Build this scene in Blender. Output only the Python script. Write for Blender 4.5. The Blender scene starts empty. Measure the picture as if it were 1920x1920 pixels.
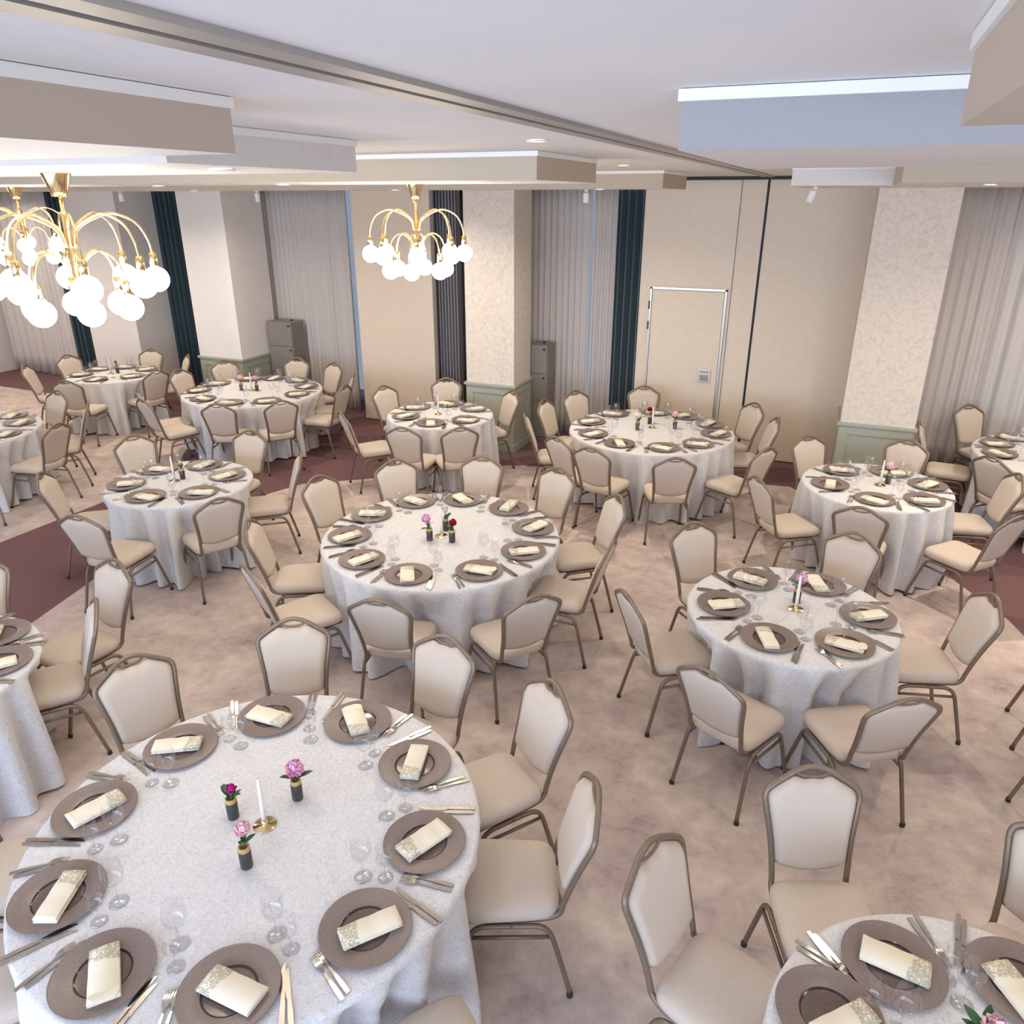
import bpy, bmesh, math, random
from mathutils import Vector, Matrix
from mathutils.geometry import delaunay_2d_cdt
C = bpy.context.scene.collection
PI = math.pi
def R(a): return math.radians(a)

TABLES = {'F': (-1.854, 1.805, 0.886), 'R': (0.012, 4.46, 0.618), 'C': (-2.506, 4.656, 0.886), 'BR': (-1.684, 8.046, 0.886), 'M': (0.553, 7.088, 0.618), 'ML': (-5.205, 4.795, 0.618), 'BC': (-4.119, 7.743, 0.618), 'BL': (-6.943, 7.848, 0.886), 'B': (0.74, 1.77, 0.618), 'NL': (-4.31, 1.98, 0.6), 'L': (-8.73, 5.05, 0.886), 'FR': (2.37, 8.64, 0.886), 'FL': (-9.5, 7.92, 0.618)}
CHAIRS = [('F', -2.779, 2.196, -22.9), ('F', -2.383, 2.673, -58.7), ('F', -1.725, 2.791, -97.5), ('F', -1.208, 2.675, -126.6), ('F', -0.92, 2.21, -156.6), ('F', -0.85, 1.39, 144.0), ('F', -2.856, 1.44, 20.0), ('F', -2.534, 1.023, 49.0), ('B', 0.319, 2.488, -68.2), ('B', -0.02, 2.032, -19.0), ('B', 1.01, 2.51, -110.0), ('R', -0.494, 4.959, -44.6), ('R', -0.647, 4.201, 39.4), ('R', -0.181, 3.663, 65.0), ('R', 0.42, 3.78, 120.9), ('R', 0.786, 4.679, -164.2), ('R', 0.248, 5.128, -109.5), ('M', 0.148, 7.576, -50.3), ('M', 0.747, 7.737, -106.7), ('M', -0.124, 6.598, 35.9), ('M', 0.449, 6.337, 82.1), ('M', 1.219, 6.48, 137.6), ('M', 1.315, 7.249, -168.1), ('FR', 1.317, 8.762, -6.6), ('FR', 1.748, 9.548, -55.6), ('FR', 1.752, 8.021, 45.0), ('BR', -1.976, 9.004, -73.1), ('BR', -2.51, 8.573, -32.5), ('BR', -2.655, 8.153, -6.3), ('BR', -2.645, 7.65, 22.4), ('BR', -2.194, 7.142, 60.6), ('BR', -1.885, 6.98, 79.3), ('BR', -1.268, 6.97, 111.1), ('BR', -0.699, 7.458, 149.2), ('BR', -0.735, 8.319, -163.9), ('BR', -0.944, 8.747, -136.5), ('C', -3.227, 5.38, -45.1), ('C', -2.717, 5.686, -78.4), ('C', -2.143, 5.648, -110.1), ('C', -1.641, 5.315, -142.7), ('C', -1.527, 4.655, 179.9), ('C', -1.665, 3.961, 140.5), ('C', -2.314, 3.68, 101.2), ('C', -3.084, 3.692, 59.1), ('C', -3.437, 4.15, 28.5), ('C', -3.522, 4.907, -13.9), ('ML', -5.947, 5.135, -24.6), ('ML', -5.272, 5.534, -84.9), ('ML', -4.64, 5.243, -141.6), ('ML', -4.562, 4.436, 150.9), ('ML', -5.056, 3.929, 99.8), ('ML', -5.815, 4.346, 36.3), ('BC', -4.773, 7.971, -19.2), ('BC', -4.434, 8.478, -66.8), ('BC', -3.718, 8.211, -130.6), ('BC', -4.661, 7.108, 49.5), ('BC', -3.991, 6.898, 98.6), ('BC', -3.596, 7.06, 127.4), ('BL', -7.796, 8.408, -33.3), ('BL', -7.149, 8.832, -78.1), ('BL', -6.619, 8.761, -109.5), ('BL', -6.106, 8.354, -148.9), ('BL', -5.901, 7.911, -176.6), ('BL', -6.07, 7.193, 143.1), ('BL', -6.523, 6.898, 113.9), ('BL', -7.275, 6.769, 72.9), ('BL', -7.575, 7.008, 53.0), ('BL', -7.869, 7.862, -0.8), ('FL', -10.198, 7.986, -5.4), ('FL', -9.682, 8.564, -74.2), ('FL', -10.158, 7.457, 35.1), ('FL', -9.176, 7.102, 111.6), ('FL', -8.778, 7.772, 168.4), ('FL', -9.092, 8.471, -126.5), ('L', -8.656, 6.0, -94.5), ('L', -7.998, 5.788, -134.8), ('L', -7.67, 5.239, -169.9), ('L', -7.82, 4.556, 151.5), ('NL', -4.163, 2.802, -100.2), ('NL', -3.965, 2.424, -127.9), ('NL', -4.77, 2.541, -50.6)]
SETTINGS = [('F', -2.263, 2.391, -2.261, 2.373, 2), ('F', -1.849, 2.513, -1.855, 2.508, -45), ('F', -1.448, 2.358, -1.449, 2.357, -74), ('F', -1.193, 1.979, -1.196, 1.978, -114), ('F', -1.198, 1.561, -1.178, 1.562, -130), ('F', -1.477, 1.201, -1.465, 1.202, 179), ('F', -1.901, 1.091, -1.889, 1.087, 138), ('F', -2.3, 1.245, -2.281, 1.242, 113), ('F', -2.541, 1.611, -2.529, 1.609, 70), ('F', -2.502, 2.045, -2.515, 2.037, 31), ('C', -3.008, 5.166, -3.003, 5.154, -16), ('C', -2.66, 5.355, -2.655, 5.342, -33), ('C', -2.234, 5.318, -2.243, 5.354, 88), ('C', -1.911, 5.031, -1.894, 5.036, -112), ('C', -1.823, 4.612, -1.807, 4.592, -145), ('C', -1.985, 4.205, -1.983, 4.208, -175), ('C', -2.4, 3.974, -2.4, 3.958, 120), ('C', -2.815, 4.05, -2.795, 4.041, 65), ('C', -3.126, 4.365, -3.116, 4.325, 62), ('C', -3.193, 4.777, -3.19, 4.785, 18), ('R', -0.252, 4.788, -0.266, 4.765, -14), ('R', 0.163, 4.878, 0.148, 4.863, -67), ('R', 0.449, 4.558, 0.452, 4.544, -145), ('R', 0.323, 4.173, 0.321, 4.148, 171), ('R', -0.082, 4.068, -0.09, 4.046, 111), ('R', -0.381, 4.372, -0.362, 4.363, 31), ('BR', -2.221, 8.519, -2.232, 8.485, -2), ('BR', -2.377, 8.091, -2.381, 8.064, 38), ('BR', -2.222, 7.645, -2.205, 7.606, 57), ('BR', -1.866, 7.4, -1.853, 7.373, 116), ('BR', -1.416, 7.431, -1.431, 7.396, 167), ('BR', -1.112, 7.695, -1.116, 7.665, -176), ('BR', -1.001, 8.135, -0.972, 8.123, -114), ('BR', -1.116, 8.482, -1.145, 8.486, -106), ('BR', -1.431, 8.716, -1.477, 8.698, -128), ('BR', -1.792, 8.754, -1.783, 8.705, 5), ('M', 0.268, 7.373, 0.271, 7.361, 6), ('M', 0.176, 6.945, 0.176, 6.895, -92), ('M', 0.532, 6.686, 0.525, 6.636, 154), ('M', 0.916, 6.832, 0.916, 6.782, -165), ('M', 0.973, 7.245, 0.965, 7.223, -124), ('M', 0.666, 7.485, 0.695, 7.444, -157), ('ML', -5.579, 4.549, -5.544, 4.56, 35), ('ML', -5.187, 4.392, -5.154, 4.366, -178), ('ML', -4.837, 4.631, -4.802, 4.623, -158), ('ML', -4.919, 5.079, -4.916, 5.047, 72), ('ML', -5.315, 5.221, -5.313, 5.215, 90), ('ML', -5.618, 4.968, -5.58, 4.955, 13), ('BC', -4.516, 7.899, -4.507, 7.851, 23), ('BC', -4.43, 7.486, -4.423, 7.473, 65), ('BC', -4.031, 7.334, -4.01, 7.301, 118), ('BC', -3.723, 7.606, -3.697, 7.567, -172), ('BC', -3.852, 8.093, -3.819, 8.055, -131), ('BC', -4.232, 8.176, -4.245, 8.155, -17), ('BL', -7.647, 7.976, -7.615, 7.938, 23), ('BL', -7.606, 7.578, -7.571, 7.541, 59), ('BL', -7.218, 7.236, -7.18, 7.213, -12), ('BL', -6.761, 7.202, -6.742, 7.156, 9), ('BL', -6.403, 7.45, -6.365, 7.417, 42), ('BL', -6.274, 7.894, -6.239, 7.859, 43), ('BL', -6.431, 8.297, -6.4, 8.258, 89), ('BL', -6.769, 8.542, -6.727, 8.516, -19), ('BL', -7.167, 8.528, -7.12, 8.511, 95), ('BL', -7.437, 8.366, -7.392, 8.364, 15), ('FL', -9.861, 7.671, -9.821, 7.641, 44), ('FL', -9.406, 7.522, -9.365, 7.494, 97), ('FL', -9.1, 7.873, -9.065, 7.837, 58), ('FL', -9.283, 8.308, -9.246, 8.274, 67), ('FL', -9.929, 8.049, -9.89, 8.018, 13), ('FL', -9.699, 8.301, -9.655, 8.278, 6), ('FR', 1.738, 8.895, 1.727, 8.847, 15), ('FR', 1.919, 9.196, 1.912, 9.146, -19), ('FR', 1.709, 8.525, 1.697, 8.476, -50), ('L', -8.677, 5.764, -8.656, 5.719, 120), ('L', -8.325, 5.585, -8.278, 5.567, 107), ('L', -8.051, 5.215, -8.019, 5.194, 111), ('NL', -4.223, 2.401, -4.234, 2.36, 132), ('NL', -3.942, 2.202, -3.919, 2.157, -123), ('B', 0.491, 2.114, 0.496, 2.12, -8), ('B', 0.3, 1.854, 0.343, 1.829, 45), ('B', 0.866, 2.2, 0.853, 2.152, 122)]
VASES = [('F', -1.986, 1.802, 'magenta'), ('F', -1.808, 1.99, 'pink_big'), ('F', -1.766, 1.623, 'pale'), ('C', -2.54, 4.536, 'pink'), ('C', -2.373, 4.574, 'red'), ('C', -2.515, 4.749, 'green'), ('R', 0.036, 4.588, 'pink'), ('BR', -1.822, 7.99, 'white'), ('BR', -1.752, 8.273, 'red'), ('BR', -1.453, 8.188, 'blush'), ('M', 0.647, 7.168, 'pale_big'), ('ML', -5.239, 4.866, 'green'), ('BL', -7.1, 7.81, 'pale_big'), ('BL', -6.892, 7.864, 'pink'), ('FL', -9.483, 7.97, 'magenta'), ('B', 0.701, 1.883, 'pale_big')]
CANDLES = [('F', -1.838, 1.816), ('C', -2.495, 4.639), ('R', 0.039, 4.494), ('BR', -1.69, 8.136), ('M', 0.584, 7.098), ('ML', -5.268, 4.793), ('BC', -4.138, 7.73), ('BL', -6.977, 7.861), ('FL', -9.546, 7.904)]

# ------------------------------------------------------------------ materials
def mat(name, col, rough=.6, metal=0, spec=.5, coat=0):
    m = bpy.data.materials.new(name); m.use_nodes = True
    b = m.node_tree.nodes['Principled BSDF']
    b.inputs['Base Color'].default_value = (*col, 1); b.inputs['Roughness'].default_value = rough
    b.inputs['Metallic'].default_value = metal; b.inputs['Specular IOR Level'].default_value = spec
    b.inputs['Coat Weight'].default_value = coat
    return m
def N(m, t, **kw):
    n = m.node_tree.nodes.new(t)
    for k, v in kw.items():
        if k in n.inputs.keys() if hasattr(n.inputs, 'keys') else False: n.inputs[k].default_value = v
        else: setattr(n, k, v)
    return n
def L(m, a, b): m.node_tree.links.new(a, b)
def ramp(m, stops):
    r = m.node_tree.nodes.new('ShaderNodeValToRGB'); e = r.color_ramp.elements
    while len(e) < len(stops): e.new(.5)
    for i, (p, c) in enumerate(stops): e[i].position = p; e[i].color = (*c, 1) if len(c) == 3 else c
    return r
def bsdf(m): return m.node_tree.nodes['Principled BSDF']
def coords(m, scale=(1, 1, 1), kind='Object'):
    tc = m.node_tree.nodes.new('ShaderNodeTexCoord'); mp = m.node_tree.nodes.new('ShaderNodeMapping')
    mp.inputs['Scale'].default_value = scale; L(m, tc.outputs[kind], mp.inputs['Vector']); return mp
def noisy(m, stops, scale=20, detail=4, dist=0, sc=(1, 1, 1), bump=0, bscale=None):
    mp = coords(m, sc); n = m.node_tree.nodes.new('ShaderNodeTexNoise')
    n.inputs['Scale'].default_value = scale; n.inputs['Detail'].default_value = detail; n.inputs['Distortion'].default_value = dist
    L(m, mp.outputs[0], n.inputs['Vector']); r = ramp(m, stops); L(m, n.outputs['Fac'], r.inputs[0])
    L(m, r.outputs[0], bsdf(m).inputs['Base Color'])
    if bump:
        bn = m.node_tree.nodes.new('ShaderNodeBump'); bn.inputs['Strength'].default_value = bump; bn.inputs['Distance'].default_value = .01
        n2 = m.node_tree.nodes.new('ShaderNodeTexNoise'); n2.inputs['Scale'].default_value = bscale or scale * 4
        L(m, mp.outputs[0], n2.inputs['Vector']); L(m, n2.outputs['Fac'], bn.inputs['Height']); L(m, bn.outputs[0], bsdf(m).inputs['Normal'])
    return m
M = {}
M['carpet'] = mat('beige_carpet', (.5, .4, .34), .95, spec=.1)
def carpet(m):
    mp = coords(m); n1 = m.node_tree.nodes.new('ShaderNodeTexNoise'); n1.inputs['Scale'].default_value = 4.6; n1.inputs['Detail'].default_value = 7; n1.inputs['Roughness'].default_value = .72; n1.inputs['Distortion'].default_value = .25
    L(m, mp.outputs[0], n1.inputs['Vector'])
    mp2 = coords(m, (1, 1, 1)); n2 = m.node_tree.nodes.new('ShaderNodeTexNoise'); n2.inputs['Scale'].default_value = 1.1; n2.inputs['Detail'].default_value = 5
    L(m, mp2.outputs[0], n2.inputs['Vector'])
    r1 = ramp(m, [(.30, (.395, .33, .32)), (.43, (.53, .45, .425)), (.54, (.61, .53, .485)), (.70, (.72, .635, .575))]); L(m, n1.outputs['Fac'], r1.inputs[0])
    r2 = ramp(m, [(.35, (.88, .84, .86)), (.62, (1, .99, .97))]); L(m, n2.outputs['Fac'], r2.inputs[0])
    mx = m.node_tree.nodes.new('ShaderNodeMix'); mx.data_type = 'RGBA'; mx.blend_type = 'MULTIPLY'; mx.inputs[0].default_value = 1
    L(m, r1.outputs[0], mx.inputs[6]); L(m, r2.outputs[0], mx.inputs[7]); L(m, mx.outputs[2], bsdf(m).inputs['Base Color'])
carpet(M['carpet'])
M['maroon'] = noisy(mat('maroon_carpet', (.2, .1, .1), .95, spec=.1), [(.3, (.155, .085, .092)), (.7, (.2, .112, .118))], 60, 3)
M['ceiling'] = noisy(mat('ceiling_paint', (.78, .77, .77), .9), [(.3, (.76, .75, .75)), (.7, (.79, .78, .78))], 3)
M['white'] = mat('white_trim', (.82, .81, .79), .6)
M['taupe'] = noisy(mat('taupe_wallpaper', (.4, .33, .27), .8), [(.3, (.49, .405, .33)), (.7, (.53, .44, .36))], 300, 2)
M['taupe2'] = noisy(mat('warm_taupe_wallpaper', (.5, .43, .33), .8), [(.3, (.47, .40, .31)), (.7, (.51, .44, .345))], 300, 2)
M['grey_bluelit'] = noisy(mat('blue_lit_wallpaper', (.45, .44, .44), .8), [(.3, (.32, .31, .315)), (.7, (.345, .335, .34))], 200, 2)  # blue daylight on the soffit face is mixed into this grey
M['pale'] = noisy(mat('pale_soffit_paint', (.7, .67, .64), .8), [(.3, (.66, .63, .6)), (.7, (.7, .67, .64))], 30, 2)
M['partition'] = noisy(mat('partition_laminate', (.58, .48, .4), .55), [(.3, (.745, .635, .505)), (.7, (.78, .67, .54))], 12, 3)
M['cream'] = noisy(mat('cream_wallpaper', (.7, .62, .53), .8), [(.36, (.66, .585, .50)), (.5, (.73, .655, .57)), (.64, (.76, .69, .60))], 22, 8, .8, bump=.12, bscale=40)
M['plaster'] = noisy(mat('white_plaster', (.76, .72, .69), .85), [(.3, (.79, .755, .725)), (.7, (.82, .785, .755))], 5)
M['sage'] = mat('sage_paint', (.40, .42, .35), .6)
M['teal'] = noisy(mat('teal_velvet', (.01, .04, .05), .9), [(.3, (.004, .022, .032)), (.7, (.008, .036, .048))], 30)
bsdf(M['teal']).inputs['Sheen Weight'].default_value = .5
def translucent(name, col, fac):
    m = mat(name, col, .95, spec=.1); t = m.node_tree.nodes.new('ShaderNodeBsdfTranslucent'); t.inputs[0].default_value = (*col, 1)
    mx = m.node_tree.nodes.new('ShaderNodeMixShader'); mx.inputs[0].default_value = fac
    out = m.node_tree.nodes['Material Output']; L(m, bsdf(m).outputs[0], mx.inputs[1]); L(m, t.outputs[0], mx.inputs[2]); L(m, mx.outputs[0], out.inputs[0])
    return m
M['sheer'] = translucent('grey_sheer_voile', (.78, .73, .695), .3)
M['sheer2'] = translucent('white_sheer_voile', (.80, .76, .74), .3)
M['slate'] = mat('slate_pleated_fabric', (.10, .10, .12), .8)
M['slate_line'] = mat('pale_pleat_edge', (.5, .48, .47), .8)
M['dark'] = mat('dark_gap', (.02, .02, .022), .6)
M['profile'] = mat('beige_edge_profile', (.72, .65, .56), .5)
M['alu'] = mat('aluminium_track', (.62, .60, .57), .35, .7)
M['track'] = mat('grey_track_profile', (.42, .40, .38), .5, .5)
M['alu2'] = mat('track_channel', (.12, .11, .1), .5, .4)
M['gold'] = noisy(mat('polished_brass', (.8, .55, .2), .16, 1), [(.3, (.83, .62, .30)), (.7, (.92, .72, .40))], 4)
M['steel'] = noisy(mat('cutlery_steel', (.5, .48, .44), .2, 1), [(.3, (.46, .43, .39)), (.7, (.58, .55, .51))], 8)
M['frame'] = noisy(mat('taupe_powder_coat', (.2, .155, .11), .42, .35), [(.3, (.205, .155, .112)), (.7, (.24, .184, .136))], 60)
M['cap'] = mat('dark_rubber', (.03, .025, .022), .7)
def fabric(name, a, b):
    m = mat(name, a, .9, spec=.15); mp = coords(m); w = []
    n = m.node_tree.nodes.new('ShaderNodeTexNoise'); n.inputs['Scale'].default_value = 260; n.inputs['Detail'].default_value = 2; L(m, mp.outputs[0], n.inputs['Vector'])
    r = ramp(m, [(.35, a), (.65, b)]); L(m, n.outputs['Fac'], r.inputs[0]); L(m, r.outputs[0], bsdf(m).inputs['Base Color'])
    bn = m.node_tree.nodes.new('ShaderNodeBump'); bn.inputs['Strength'].default_value = .12; bn.inputs['Distance'].default_value = .002; L(m, n.outputs['Fac'], bn.inputs['Height']); L(m, bn.outputs[0], bsdf(m).inputs['Normal'])
    return m
M['seat'] = fabric('beige_woven_upholstery', (.565, .485, .41), (.63, .55, .47))
def damask(m):
    mp = coords(m); n = m.node_tree.nodes.new('ShaderNodeTexNoise'); n.inputs['Scale'].default_value = 27; n.inputs['Detail'].default_value = 1.5; n.inputs['Distortion'].default_value = 1.6
    L(m, mp.outputs[0], n.inputs['Vector'])
    r = ramp(m, [(.38, (.72, .72, .735)), (.45, (.57, .565, .585)), (.50, (.72, .72, .735)), (.54, (.73, .73, .745)), (.58, (.61, .605, .625)), (.63, (.73, .73, .745))]); L(m, n.outputs['Fac'], r.inputs[0])
    L(m, r.outputs[0], bsdf(m).inputs['Base Color'])
    rr = ramp(m, [(.42, (.75,)*3), (.455, (.45,)*3), (.5, (.75,)*3)]); L(m, n.outputs['Fac'], rr.inputs[0]); L(m, rr.outputs[0], bsdf(m).inputs['Roughness'])
M['cloth'] = mat('white_damask_cloth', (.8, .8, .8), .7, spec=.3); damask(M['cloth'])
M['wood'] = mat('table_plywood', (.3, .2, .12), .6)
M['black'] = mat('black_metal', (.03, .03, .035), .5)
M['rim'] = noisy(mat('smoky_frosted_glass', (.17, .12, .11), .35), [(.3, (.18, .136, .124)), (.7, (.24, .187, .172))], 180, 2)
M['well'] = noisy(mat('smoky_clear_glass', (.1, .07, .065), .12), [(.3, (.13, .093, .086)), (.7, (.165, .122, .114))], 90, 2)
M['ring'] = mat('smoky_glass_ridge', (.05, .033, .03), .08)
def napkin_mat():
    m = mat('cream_printed_napkin', (.83, .77, .63), .85, spec=.1)
    tc = m.node_tree.nodes.new('ShaderNodeTexCoord'); sp = m.node_tree.nodes.new('ShaderNodeSeparateXYZ'); L(m, tc.outputs['Object'], sp.inputs[0])
    n = m.node_tree.nodes.new('ShaderNodeTexNoise'); n.inputs['Scale'].default_value = 55; n.inputs['Detail'].default_value = 3; n.inputs['Distortion'].default_value = 1.5; L(m, tc.outputs['Object'], n.inputs['Vector'])
    edge = m.node_tree.nodes.new('ShaderNodeTexNoise'); edge.inputs['Scale'].default_value = 30; L(m, tc.outputs['Object'], edge.inputs['Vector'])
    ad = m.node_tree.nodes.new('ShaderNodeMath'); ad.operation = 'MULTIPLY_ADD'; ad.inputs[1].default_value = .06; L(m, edge.outputs['Fac'], ad.inputs[0]); L(m, sp.outputs['X'], ad.inputs[2])
    gt = m.node_tree.nodes.new('ShaderNodeMath'); gt.operation = 'GREATER_THAN'; gt.inputs[1].default_value = .074; L(m, ad.outputs[0], gt.inputs[0])
    r = ramp(m, [(.40, (.83, .77, .63)), (.47, (.40, .36, .25)), (.52, (.72, .66, .5)), (.58, (.33, .35, .33)), (.64, (.80, .75, .62))]); L(m, n.outputs['Fac'], r.inputs[0])
    mx = m.node_tree.nodes.new('ShaderNodeMix'); mx.data_type = 'RGBA'; L(m, gt.outputs[0], mx.inputs[0]); mx.inputs[6].default_value = (.84, .78, .64, 1); L(m, r.outputs[0], mx.inputs[7])
    L(m, mx.outputs[2], bsdf(m).inputs['Base Color']); return m
M['napkin'] = napkin_mat()
def thin_glass():
    m = bpy.data.materials.new('clear_thin_glass'); m.use_nodes = True; nt = m.node_tree; nt.nodes.clear()
    out = nt.nodes.new('ShaderNodeOutputMaterial'); t = nt.nodes.new('ShaderNodeBsdfTransparent'); g = nt.nodes.new('ShaderNodeBsdfGlossy'); mx = nt.nodes.new('ShaderNodeMixShader')
    lw = nt.nodes.new('ShaderNodeLayerWeight'); lw.inputs['Blend'].default_value = .32
    r = ramp(m, [(0, (.05,)*3), (.6, (.16,)*3), (1, (.75,)*3)])
    t.inputs[0].default_value = (.95, .955, .96, 1); g.inputs['Roughness'].default_value = .04; g.inputs[0].default_value = (.92, .93, .95, 1)
    L(m, lw.outputs['Facing'], r.inputs[0]); L(m, r.outputs[0], mx.inputs[0]); L(m, t.outputs[0], mx.inputs[1]); L(m, g.outputs[0], mx.inputs[2]); L(m, mx.outputs[0], out.inputs[0])
    return m
M['glass'] = thin_glass()
M['vase'] = noisy(mat('charcoal_vase', (.04, .04, .042), .3), [(.3, (.032, .032, .034)), (.7, (.055, .055, .058))], 40)
M['collar'] = noisy(mat('wood_collar', (.5, .33, .13), .5), [(.3, (.42, .27, .10)), (.7, (.6, .42, .2))], 50, 2, 0, (1, 1, 8))
M['leaf'] = noisy(mat('peony_leaf', (.03, .1, .03), .45), [(.3, (.02, .075, .025)), (.7, (.05, .15, .05))], 40)
M['stem'] = mat('peony_stem', (.08, .2, .05), .6)
def petal(name, a, b): return noisy(mat(name, a, .7, spec=.2), [(.3, a), (.7, b)], 60, 2)
M['fl_magenta'] = petal('magenta_petals', (.32, .005, .13), (.5, .02, .25))
M['fl_pink'] = petal('pink_petals', (.78, .38, .58), (.88, .55, .72))
M['fl_pale'] = petal('pale_pink_petals', (.85, .55, .6), (.9, .68, .7))
M['fl_red'] = petal('crimson_petals', (.22, .003, .02), (.36, .01, .04))
M['fl_white'] = petal('blush_white_petals', (.85, .74, .66), (.9, .82, .75))
M['fl_green'] = petal('pale_green_bud', (.5, .55, .28), (.75, .72, .5))
M['candle'] = mat('white_wax', (.86, .83, .76), .4); bsdf(M['candle']).inputs['Subsurface Weight'].default_value = .15
M['cabinet'] = noisy(mat('grey_taupe_lacquer', (.25, .22, .20), .5), [(.3, (.24, .21, .19)), (.7, (.27, .24, .22))], 8)
def emit(name, col, s):
    m = bpy.data.materials.new(name); m.use_nodes = True; nt = m.node_tree; nt.nodes.clear()
    o = nt.nodes.new('ShaderNodeOutputMaterial'); e = nt.nodes.new('ShaderNodeEmission'); e.inputs[0].default_value = (*col, 1); e.inputs[1].default_value = s; L(m, e.outputs[0], o.inputs[0]); return m
M['globe'] = emit('lit_opal_globe', (1, .875, .69), 27)
M['lamp'] = emit('lit_downlight_lens', (1, .9, .75), 14)

# ------------------------------------------------------------------ mesh helpers
class MB:
    def __init__(s): s.bm = bmesh.new(); s.mi = 0
    def _set(s, faces):
        for f in faces: f.material_index = s.mi
    def box(s, x0, x1, y0, y1, z0, z1, bev=0, mtx=None):
        n0 = set(s.bm.faces)
        r = bmesh.ops.create_cube(s.bm, size=1); v = r['verts']
        for p in v: p.co = Vector(((x0 + x1) / 2 + p.co.x * (x1 - x0), (y0 + y1) / 2 + p.co.y * (y1 - y0), (z0 + z1) / 2 + p.co.z * (z1 - z0)))
        if bev:
            e = {e for p in v for e in p.link_edges}
            r2 = bmesh.ops.bevel(s.bm, geom=list(e), offset=bev, segments=2, affect='EDGES', profile=.6)
        nf = [f for f in s.bm.faces if f not in n0]
        if mtx is not None: bmesh.ops.transform(s.bm, matrix=mtx, verts=list({q for f in nf for q in f.verts}))
        s._set(nf); return s
    def lathe(s, prof, n=24, o=(0, 0, 0), capb=False, capt=False, mis=None):
        rings = []
        for r, z in prof:
            if r < 1e-6: rings.append([s.bm.verts.new((o[0], o[1], o[2] + z))])
            else: rings.append([s.bm.verts.new((o[0] + r * math.cos(2*PI*i/n), o[1] + r * math.sin(2*PI*i/n), o[2] + z)) for i in range(n)])
        for k in range(len(rings) - 1):
            a, b = rings[k], rings[k + 1]
            for i in range(n):
                j = (i + 1) % n
                if len(a) == 1 and len(b) == 1: continue
                if len(a) == 1: f = s.bm.faces.new((a[0], b[j], b[i]))
                elif len(b) == 1: f = s.bm.faces.new((a[i], a[j], b[0]))
                else: f = s.bm.faces.new((a[i], a[j], b[j], b[i]))
                f.material_index = mis[k] if mis else s.mi; f.smooth = True
        if capb and len(rings[0]) > 1: s.bm.faces.new(rings[0][::-1]).material_index = s.mi
        if capt and len(rings[-1]) > 1: s.bm.faces.new(rings[-1]).material_index = s.mi
        return s
    def tube(s, pts, r, n=8, cap=True, up=(0, 0, 1)):
        pts = [Vector(p) for p in pts]; rings = []; ref = Vector(up)
        for i, p in enumerate(pts):
            t = (pts[min(i + 1, len(pts) - 1)] - pts[max(i - 1, 0)]).normalized()
            a = t.cross(ref)
            if a.length < 1e-3: a = t.cross(Vector((1, 0, 0)))
            a.normalize(); b = a.cross(t).normalized()
            if i and rings:
                b = (lastb - t * lastb.dot(t)).normalized(); a = t.cross(b).normalized()
            lastb = b; rr = r[i] if isinstance(r, (list, tuple)) else r
            rings.append([s.bm.verts.new(p + (a * math.cos(2*PI*k/n) + b * math.sin(2*PI*k/n)) * rr) for k in range(n)])
        for k in range(len(rings) - 1):
            for i in range(n):
                j = (i + 1) % n; f = s.bm.faces.new((rings[k][i], rings[k][j], rings[k+1][j], rings[k+1][i])); f.smooth = True; f.material_index = s.mi
        if cap:
            s.bm.faces.new(rings[0][::-1]).material_index = s.mi; s.bm.faces.new(rings[-1]).material_index = s.mi
        return s
    def sphere(s, c, r, u=16, v=10, sc=(1, 1, 1)):
        prof = [(r * math.sin(PI * i / v) * sc[0], -r * math.cos(PI * i / v) * sc[2]) for i in range(v + 1)]
        return s.lathe(prof, u, c)
    def grid(s, P, smooth=True, wrap=False):
        V = [[s.bm.verts.new(p) for p in row] for row in P]
        for i in range(len(V) - 1):
            for j in range(len(V[0]) - (0 if wrap else 1)):
                k = (j + 1) % len(V[0]); f = s.bm.faces.new((V[i][j], V[i][k], V[i+1][k], V[i+1][j])); f.smooth = smooth; f.material_index = s.mi
        return V
    def mesh(s, name, *mats):
        bmesh.ops.recalc_face_normals(s.bm, faces=s.bm.faces)
        me = bpy.data.meshes.new(name); s.bm.to_mesh(me); s.bm.free()
        for m in mats: me.materials.append(M[m] if isinstance(m, str) else m)
        return me
def obj(name, me, parent=None, loc=None, rz=0):
    o = bpy.data.objects.new(name, me); C.objects.link(o)
    if parent: o.parent = parent
    if loc is not None: o.location = loc
    if rz: o.rotation_euler = (0, 0, rz)
    return o
def tag(o, label, cat, group=None, kind=None):
    o['label'] = label; o['category'] = cat
    if group: o['group'] = group
    if kind: o['kind'] = kind
    return o
def thing(name, label, cat, loc=(0, 0, 0), rz=0, group=None): return tag(obj(name, None, None, loc, rz), label, cat, group)
def struct(name, me, label=None, parent=None):
    o = obj(name, me, parent)
    if parent is None: o['kind'] = 'structure'
    if label: o['label'] = label
    if parent is None: o['category'] = 'room'
    return o
def dup(root, loc, rz, label, group=None):
    r = root.copy(); C.objects.link(r); r.location = loc; r.rotation_euler = (0, 0, rz); r['label'] = label
    if group: r['group'] = group
    for ch in root.children:
        c = ch.copy(); C.objects.link(c); c.parent = r
        for g in ch.children:
            d = g.copy(); C.objects.link(d); d.parent = c
    return r
def smooth(P, n=6):
    P = [Vector(p) for p in P]; out = []
    for i in range(len(P) - 1):
        a, b, c, d = P[max(i-1, 0)], P[i], P[i+1], P[min(i+2, len(P)-1)]
        for k in range(n):
            t = k / n; out.append(.5 * (2*b + (c-a)*t + (2*a-5*b+4*c-d)*t*t + (3*b-a-3*c+d)*t**3))
    out.append(P[-1]); return out

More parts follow.
